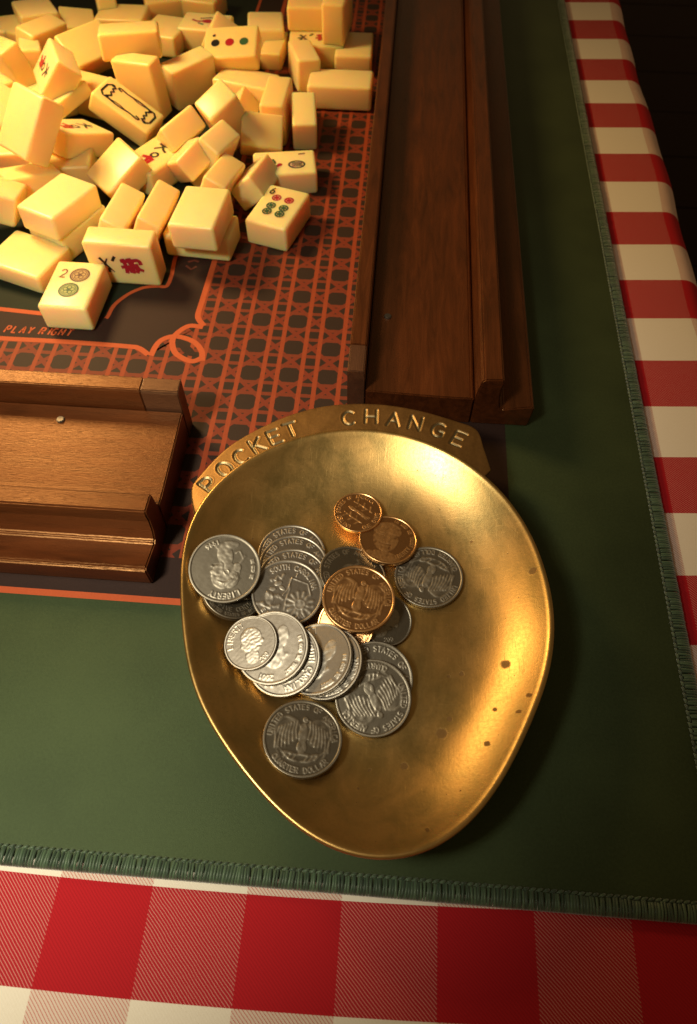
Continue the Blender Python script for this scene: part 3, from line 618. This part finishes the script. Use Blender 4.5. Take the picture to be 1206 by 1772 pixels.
# ---------------------------------------------------------------- mahjong tiles
TD = (3.25, 2.35, 1.42)
def tile_mesh():
    bm = bmesh.new(); bmesh.ops.create_cube(bm, size=1.0); bmesh.ops.scale(bm, vec=TD, verts=bm.verts)
    bmesh.ops.bevel(bm, geom=bm.edges[:] + bm.verts[:], offset=.17, segments=4, profile=.5, affect='EDGES')
    me = bm_mesh('mahjong_tile', bm, True); return me
TILE = tile_mesh(); TILE.materials.append(IVORY)
def coin_dot(bmd, c, r, ring, wheel):
    ring(arc(c[0], c[1], r, 0, 360, 28), .035); ring(arc(c[0], c[1], r * .76, 0, 360, 24), .022)
    for k in range(6 if wheel else 4):
        a = k * 2 * math.pi / (6 if wheel else 4) + .4
        ring(arc(c[0] + r * .36 * math.cos(a), c[1] + r * .36 * math.sin(a), r * .24, 0, 360, 10), .022)
def glyph(name):
    """strokes on the face: u to the right, v up, centimetres; face is 2.0 wide and 2.9 high"""
    S = []
    def st(c, pts, wd): S.append((c, 'r', pts, wd))
    def dt(c, p, r, ry=None): S.append((c, 'd', p, r, ry))
    if name == 'two':
        for cc, cl in (((.22, .62), 'brown'), ((.0, -.45), 'olive')):
            dt('pale_green' if cl == 'olive' else 'pale_brown', cc, .42); st(cl, arc(cc[0], cc[1], .44, 0, 360, 30), .06); st(cl, arc(cc[0], cc[1], .35, 0, 360, 28), .025); dt(cl, cc, .06)
            for k in range(5):
                a = k * 2 * math.pi / 5 + .3; st(cl, arc(cc[0] + .18 * math.cos(a), cc[1] + .18 * math.sin(a), .105, 0, 360, 10), .03)
        st('brown', [(-.72 + u * .42, .40 + v * .55) for u, v in FONT['2'][0]], .05)
    elif name == 'six':
        for i, y in enumerate((.60, -.10, -.62)):
            for x in (-.34, .38):
                cl = 'red' if i == 0 else 'green'; st(cl, arc(x, y, .22, 0, 360, 22), .06); 
                for k in range(3): a = k * math.pi / 3; st(cl, [(x - .2 * math.cos(a), y - .2 * math.sin(a)), (x + .2 * math.cos(a), y + .2 * math.sin(a))], .05)
                st(cl, arc(x, y, .10, 0, 360, 12), .03)
        st('black', [(-.86 + u * .36, .78 + v * .5) for u, v in FONT['6'][0]], .06); st('black', [(-.86 + u * .36, .78 + v * .5) for u, v in FONT['6'][1]], .06)
    elif name == 'crak':
        st('black', smooth_path([(-.50, .95), (-.1, .86), (.35, .62)], 4), lambda t: .05 + .10 * (1 - t)); st('black', smooth_path([(.38, .98), (-.05, .72), (-.42, .45)], 4), lambda t: .11 - .07 * t)
        st('black', [(-.45, .70), (-.2, .66)], .10); st('black', [(.22, .40), (.5, .22)], .10); st('black', [(-.1, 1.1), (.0, .9)], .09)
        st('red', smooth_path([(-.45, -.15), (-.1, -.2), (.4, -.12)], 4), .14); st('red', smooth_path([(-.42, -.42), (0, -.5), (.45, -.4)], 4), .2); st('red', smooth_path([(-.1, .05), (-.05, -.5), (-.25, -1.0)], 5), .13)
        st('red', smooth_path([(.25, .02), (.28, -.4), (.35, -.85), (.1, -.95)], 5), .14); st('red', [(-.3, -.3), (.35, -.62)], .12); st('red', smooth_path([(-.4, -.65), (-.1, -.75), (.15, -.7)], 4), .13)
    elif name == 'frame':
        R_ = .12
        def scroll(sx, sy):
            return [(sx * .10, sy * 1.05), (sx * .30, sy * .92), (sx * .28, sy * 1.12), (sx * .46, sy * 1.02), (sx * .52, sy * 1.22), (sx * .68, sy * 1.18)]
        for sx, sy in ((1, 1), (-1, -1)):
            st('black', [(sx * -.66, sy * .75), (sx * -.70, sy * 1.15), (sx * -.45, sy * 1.34), (sx * .30, sy * 1.34), (sx * .62, sy * 1.12)], .085)
            st('black', smooth_path([(sx * -.68, sy * 1.0), (sx * -.45, sy * .95), (sx * -.3, sy * .85), (sx * -.08, sy * .98), (sx * .08, sy * .88), (sx * .25, sy * 1.02), (sx * .4, sy * .95), (sx * .55, sy * 1.08)], 4), .08)
            dt('black', (sx * -.58, sy * .98), .10); dt('black', (sx * .52, sy * 1.10), .11); dt('black', (sx * .42, sy * .94), .07)
            st('black', smooth_path([(sx * -.68, sy * .9), (sx * -.74, sy * .3), (sx * -.66, sy * -.3), (sx * -.72, sy * -.75), (sx * -.58, sy * -.82), (sx * -.50, sy * -.62)], 5), .085)
            st('black', smooth_path([(sx * -.66, sy * .8), (sx * -.58, sy * .3), (sx * -.70, sy * -.2)], 5), .05)
    elif name == 'dots':
        dt('black', (.05, -.92), .26); dt('red', (.05, -.05), .27); dt('green', (.05, .82), .27); st('black2', [(-.55, -.95), (-.45, -1.1)], .12)
    elif name == 'bam':
        st('black', arc(.30, .62, .34, 0, 360, 20, .40), .07)
        for k in range(4): st('black', [(.08 + .13 * k, .36), (.16 + .10 * k, .9)], .05)
        st('black2', [(-.75, 1.1), (-.7, .75)], .07); dt('red', (.25, -.25), .13); dt('red', (.35, -.35), .10)
        st('green', smooth_path([(-.3, -.6), (.1, -.5), (.4, -.9)], 4), .09)
    elif name == 'char':
        st('black', smooth_path([(-.4, .9), (0, .8), (.3, .9)], 4), .10); st('black', smooth_path([(.0, 1.1), (-.05, .7), (-.35, .35)], 4), .10); st('black', smooth_path([(0, .7), (.2, .5), (.45, .38)], 4), .10)
        st('black', arc(.1, -.1, .2, 0, 360, 14), .09)
        st('red', smooth_path([(-.4, -.5), (0, -.45), (.4, -.55)], 4), .16); st('red', smooth_path([(0, -.3), (.05, -.8), (-.15, -1.1)], 4), .16); st('red', smooth_path([(.3, -.6), (.25, -1.0)], 3), .14)
    elif name == 'flower':
        dt('red', (0, .2), .25, .4); st('red', smooth_path([(0, -.1), (.1, -.5), (-.1, -.9)], 4), .12); st('black', smooth_path([(-.4, .9), (-.5, .3), (-.3, -.4)], 4), .08); st('black2', [(.5, 1.0), (.55, .8)], .12); st('green', smooth_path([(.3, -.4), (.5, 0)], 3), .1)
    return S
def engrave(tile, name, up, side):
    """painted marks a hair above the tile's face; 'up' is the sign of the long axis, 'side' the sign of the thickness axis"""
    by = {}
    for i, s in enumerate(glyph(name)): by.setdefault((s[0], i if s[1] == 'd' else -1), []).append(s)
    L = 0
    for (cl, one), lst in by.items():
        bm = bmesh.new()
        for s in lst:
            z = TD[2] / 2 + .004 + L * .0012; L += 1
            fr = lambda u, v, zz: (up * v, -up * side * u, side * zz)
            if s[1] == 'r': ribbon(bm, resample(s[2], .12) if not callable(s[3]) else s[2], (lambda t, w=s[3]: 1.35 * (w(t) if callable(w) else w)), z, fr)
            else: disc(bm, s[2], s[3], z, fr, 22, s[4])
        me = bpy.data.meshes.new('engraved_mark'); bm.to_mesh(me); bm.free()
        link('engraved_dot' if one >= 0 else 'engraved_mark', me, PAINT[cl.rstrip('2')], tile)
TILES = [      # centre, rotation, scale, label, mark (name, up, side)
    ((-14.69, 26.21, 0.72), (0.717, -0.002, -0.010, 0.697), (0.98, 0.98, 0.97), 'ivory tile with a numeral 2 and two round dots, at the very front', ('two', 1, 1)),
    ((-5.97, 32.85, 0.71), (0.802, 0.005, -0.005, 0.597), (0.99, 0.96, 0.98), 'ivory tile with six red and green dots, at the right front', ('six', 1, 1)),
    ((-12.80, 28.53, 1.23), (0.688, 0.726, -0.013, -0.008), (1.02, 1.02, 0.87), 'tile on its long edge with black and red characters, behind the two-dot tile', ('crak', -1, 1)),
    ((-17.75, 28.62, 0.58), (0.989, -0.004, 0.032, -0.147), (0.94, 1.15, 0.69), 'blank tile cut by the left picture edge, beside the two-dot tile', None),
    ((-16.46, 31.08, 1.99), (0.835, -0.000, 0.018, 0.550), (1.03, 0.95, 0.89), 'large blank tile raised on another at the left front of the heap', None),
    ((-13.68, 30.96, 1.31), (0.399, 0.627, 0.567, 0.356), (0.95, 0.98, 0.89), 'left of two slim tiles on edge behind the tile with black and red characters', None),
    ((-12.01, 31.36, 1.30), (0.387, 0.640, 0.563, 0.351), (0.97, 0.98, 0.85), 'right of two slim tiles on edge behind the tile with black and red characters', None),
    ((-9.34, 30.61, 2.05), (0.744, -0.002, -0.022, 0.668), (0.95, 0.97, 0.96), 'blank ivory tile stacked on another one, left of the six-dot tile', None),
    ((-9.62, 31.14, 0.70), (0.999, -0.025, -0.002, -0.044), (1.02, 0.92, 0.91), 'ivory tile lying under the stacked blank tile, left of the six-dot tile', None),
    ((-12.10, 38.50, 1.71), (0.832, 0.002, -0.363, -0.419), (0.93, 0.95, 0.91), 'end-up blank tile just right of the lower corner of the black scroll frame tile', None),
    ((-9.68, 39.68, 2.02), (0.635, -0.099, -0.607, -0.467), (0.99, 0.84, 1.12), 'blank cube-like tile end at the far upper end of the diagonal row in mid heap', None),
    ((-11.07, 36.01, 1.65), (0.848, 0.076, -0.337, -0.401), (0.98, 0.78, 0.91), 'end-up blank tile in the diagonal row, right of the half hidden red glyph', None),
    ((-9.88, 36.36, 1.69), (0.839, -0.108, -0.497, -0.192), (0.97, 0.89, 0.92), 'end-up blank tile in the diagonal row, left of the broad shaded tile', None),
    ((-9.15, 33.93, 1.49), (0.564, 0.305, -0.457, -0.616), (0.91, 0.98, 0.89), 'slim tile on edge directly behind the stacked blank tile near the front', None),
    ((-7.44, 35.17, 1.15), (0.620, 0.159, -0.298, -0.708), (0.91, 0.64, 0.93), 'small blank tile leaning on the left side of the six-dot tile', None),
    ((-9.22, 42.52, 1.03), (0.650, 0.234, 0.360, 0.627), (0.89, 0.60, 0.68), 'tile corner with one dark side peeking over the upper end of the diagonal row', None),
    ((-7.74, 39.46, 1.25), (0.942, 0.318, 0.102, 0.044), (0.71, 0.81, 0.95), 'broad shaded blank tile behind the tile with the round black crest', None),
    ((-9.51, 45.31, 0.79), (0.991, -0.036, 0.015, -0.125), (1.10, 0.93, 0.96), 'broad blank tile mostly hidden, two rows in front of the three-dot tile', None),
    ((-5.57, 41.45, 1.06), (0.493, 0.566, -0.410, -0.517), (0.83, 0.72, 0.97), 'lone narrow tile standing beside the cane print, behind the round crest tile', None),
    ((-6.26, 47.72, 1.07), (0.601, 0.540, -0.426, -0.406), (0.98, 0.79, 1.02), 'narrow upright tile touching the left end of the wide front tile by the right rack', None),
    ((-5.74, 50.60, 0.74), (0.999, -0.002, -0.009, 0.034), (1.09, 1.00, 1.00), 'tile with a black and red mark under the raised pair at the far right', ('crak', -1, 1)),
    ((-3.81, 45.69, 0.75), (1.000, -0.018, -0.003, -0.006), (1.19, 0.97, 0.99), 'wide front one of the two tiles touching the long right rack', None),
    ((-9.28, 52.24, 0.90), (0.760, -0.042, -0.022, -0.649), (1.00, 1.00, 1.00), 'blank tile flat at the far side, behind the small tile right of the three-dot tile', None),
    ((-8.51, 50.59, 0.56), (0.676, 0.020, 0.018, -0.736), (0.86, 0.57, 0.78), 'small blank tile close to the right of the three-dot tile', None),
    ((-11.24, 49.57, 1.38), (0.957, 0.012, 0.291, -0.010), (0.88, 1.01, 0.99), 'tilted pale tile corner poking up just behind the three-dot tile', None),
    ((-10.50, 47.13, 2.14), (0.984, 0.171, -0.044, 0.010), (1.01, 1.00, 0.78), 'tile with a black, a red and a green dot in a row', ('dots', 1, 1)),
    ((-15.82, 51.69, 0.69), (0.630, -0.014, -0.015, -0.776), (0.96, 1.10, 0.90), 'blank tile just left of the tile with the red flower mark', None),
    ((-16.02, 45.09, 3.30), (0.987, -0.090, -0.003, 0.133), (1.05, 1.02, 1.00), 'long blank tile lying across others, behind the tall tile of the heap centre', None),
    ((-20.63, 55.04, 1.98), (0.107, 0.628, 0.368, 0.677), (1.00, 0.94, 0.91), 'sliver of a tile at the top picture edge, above the long tile lying across others', None),
    ((-21.86, 52.08, 0.91), (0.976, 0.064, 0.113, 0.175), (0.67, 0.95, 0.81), 'blank tile half covered, far left behind the long tile lying across others', None),
    ((-22.84, 48.13, 1.54), (0.496, 0.296, -0.524, -0.626), (1.01, 1.00, 0.94), 'blank tile at the far left, above the tilted tile with the red and black character', None),
    ((-22.88, 46.29, 1.36), (0.396, 0.381, 0.641, 0.536), (0.98, 0.98, 0.86), 'small blank tile end left above the tilted red and black character tile', None),
    ((-24.25, 51.62, 1.46), (0.870, -0.043, -0.019, -0.491), (0.97, 1.03, 1.00), 'farthest blank tile at the top left, cut by the top picture edge', None),
    ((-18.64, 35.18, 3.65), (0.421, 0.360, 0.188, -0.811), (0.96, 1.05, 1.00), 'big blank tile leaning back at the left side of the heap', None),
    ((-19.16, 40.76, 2.05), (0.865, -0.064, -0.116, 0.484), (0.85, 0.83, 0.58), 'blank tile wedged between the big leaning left tile and the scroll frame tile', None),
    ((-17.79, 37.79, 1.55), (0.845, -0.095, 0.187, 0.492), (1.04, 1.05, 0.91), 'tile with a faint mark on its narrow top view, left of the scroll frame tile', ('char', 1, 1)),
    ((-15.72, 40.92, 1.38), (0.960, 0.034, 0.242, -0.139), (1.11, 0.87, 0.87), 'tile with a black scroll frame, tilted in the middle of the heap', ('frame', 1, 1)),
    ((-15.31, 43.31, 1.66), (0.408, -0.549, -0.443, -0.580), (0.97, 1.12, 0.82), 'tall blank tile leaning behind the black scroll frame tile', None),
    ((-12.93, 45.21, 1.27), (0.280, 0.278, -0.618, -0.680), (0.94, 1.00, 0.96), 'blank tile on its long edge right of the tall one behind the scroll frame tile', None),
    ((-14.67, 35.16, 1.29), (0.898, 0.130, -0.202, 0.369), (0.81, 0.95, 0.99), 'tilted blank tile in front of the scroll frame tile, behind the slim pair on edge', None),
    ((-20.29, 31.49, 2.07), (0.975, -0.136, 0.164, 0.059), (1.00, 0.97, 1.04), 'blank tile at the left picture edge beside the large raised blank tile', None),
    ((-19.18, 34.12, 1.12), (0.941, -0.132, 0.033, 0.310), (0.87, 0.97, 0.99), 'blank tile lying behind the large raised blank tile at left', None),
    ((-22.97, 44.09, 1.85), (0.742, -0.302, 0.533, 0.271), (0.98, 0.98, 0.89), 'blank tile cut by the left picture edge, above the big leaning left tile', None),
    ((-19.52, 41.82, 2.91), (0.782, 0.327, -0.231, -0.479), (1.02, 0.93, 1.06), 'tilted tile with a red and black character on its left facing side', ('char', 1, 1)),
    ((-6.15, 36.97, 0.62), (0.996, 0.000, -0.000, 0.085), (1.04, 0.95, 0.89), 'tile with a round black crest and a small red mark, behind the six-dot tile', ('bam', 1, 1)),
    ((-13.19, 36.86, 0.75), (0.866, 0.000, 0.000, 0.500), (1, 1, 1), 'tile with a half hidden red and black glyph between tilted tiles at mid heap', ('char', 1, 1)),
    ((-13.24, 52.20, 0.75), (0.999, 0.000, 0.000, -0.044), (1, 1, 1), 'tile with a red flower mark, left behind the three-dot tile', ('flower', 1, 1)),
    ((-7.21, 42.18, 1.18), (0.509, 0.509, 0.491, 0.491), (1, 1, 1), 'narrow tile on edge squeezed left of the lone narrow tile by the cane print', None),
    ((-16.62, 56.06, 0.75), (0.985, 0.000, 0.000, 0.174), (1, 1, 1), 'blank tile cut by the top picture edge, left behind the red flower tile', None),
    ((-14.51, 56.24, 0.75), (0.996, 0.000, 0.000, -0.087), (1, 1, 1), 'blank tile cut by the top picture edge, behind the tile with the red flower mark', None),
    ((-19.68, 47.36, 1.60), (0.875, 0.235, 0.109, 0.408), (1, 1, 1), 'broad tilted blank tile right of the tilted tile with the red and black character', None),
    ((-24.40, 46.52, 1.00), (0.958, 0.126, -0.034, -0.257), (1, 1, 1), 'bit of a tile at the left picture edge below the upper left cut tile', None),
    ((-16.43, 31.28, 0.72), (0.848, 0.000, 0.000, 0.530), (1, 1, 1), 'shaded ivory tile mostly covered by the large raised blank tile at left', None),
    ((-21.81, 37.14, 0.80), (0.996, 0.000, 0.000, 0.087), (1, 1, 1), 'bit of a tile at the left picture edge under the big leaning tile', None),
    ((-21.32, 42.94, 0.75), (0.954, 0.000, 0.000, 0.301), (1, 1, 1), 'buried tile glimpsed between the big leaning tile and the tilted character tile', None),
    ((-18.68, 43.82, 0.75), (0.985, 0.000, 0.000, -0.174), (1, 1, 1), 'buried tile glimpsed left of the scroll frame tile', None),
    ((-24.51, 51.02, 0.75), (0.819, 0.000, 0.000, 0.574), (1, 1, 1), 'bit of a buried tile at the far left, left of the small blank tile end', None),
    ((-6.10, 52.49, 2.14), (1.000, 0.000, 0.000, 0.017), (1, 1, 1), 'wide raised tile of the pair on top at the far right corner of the heap', None),
    ((-4.45, 51.18, 2.60), (0.525, 0.525, 0.473, 0.473), (1, 1, 1), 'slim raised tile at the right of the pair on top at the far right corner', None),
    ((-26.22, 50.88, 0.75), (0.985, 0.000, 0.000, 0.174), (1, 1, 1), 'blank tile corner at the left picture edge near the top', None),
    ((-19.03, 53.11, 0.75), (1.000, 0.000, 0.000, 0.000), (1, 1, 1), 'blank tile behind the long tile lying across others, near the top picture edge', None),
    ((-3.31, 50.31, 0.60), (0.701, 0.000, 0.000, 0.713), (1, 1, 1), 'rear one of the two tiles touching the long right rack', None),
    ((-18.18, 36.30, 0.75), (0.996, 0.000, 0.000, 0.087), (1, 1, 1), 'buried blank tile under the tile with the faint red and black mark on top', None),
    ((-23.07, 40.10, 1.50), (0.775, 0.172, 0.132, 0.594), (1, 1, 1), 'tile at the left picture edge behind the big leaning tile', None),
    ((-24.12, 44.09, 0.90), (0.940, 0.000, 0.000, 0.342), (1, 1, 1), 'buried tile between the big leaning tile and the cut tile above it', None),
]
for (c, q, sz, label, mark) in TILES:
    o = bpy.data.objects.new('mahjong_tile', TILE); COL.objects.link(o)
    o.rotation_mode = 'QUATERNION'; o.location = c; o.rotation_quaternion = Quaternion(q).normalized(); o.scale = sz
    tag(o, label, 'tile', 'ivory mahjong tiles heaped on the mat')
    if mark: engrave(o, *mark)
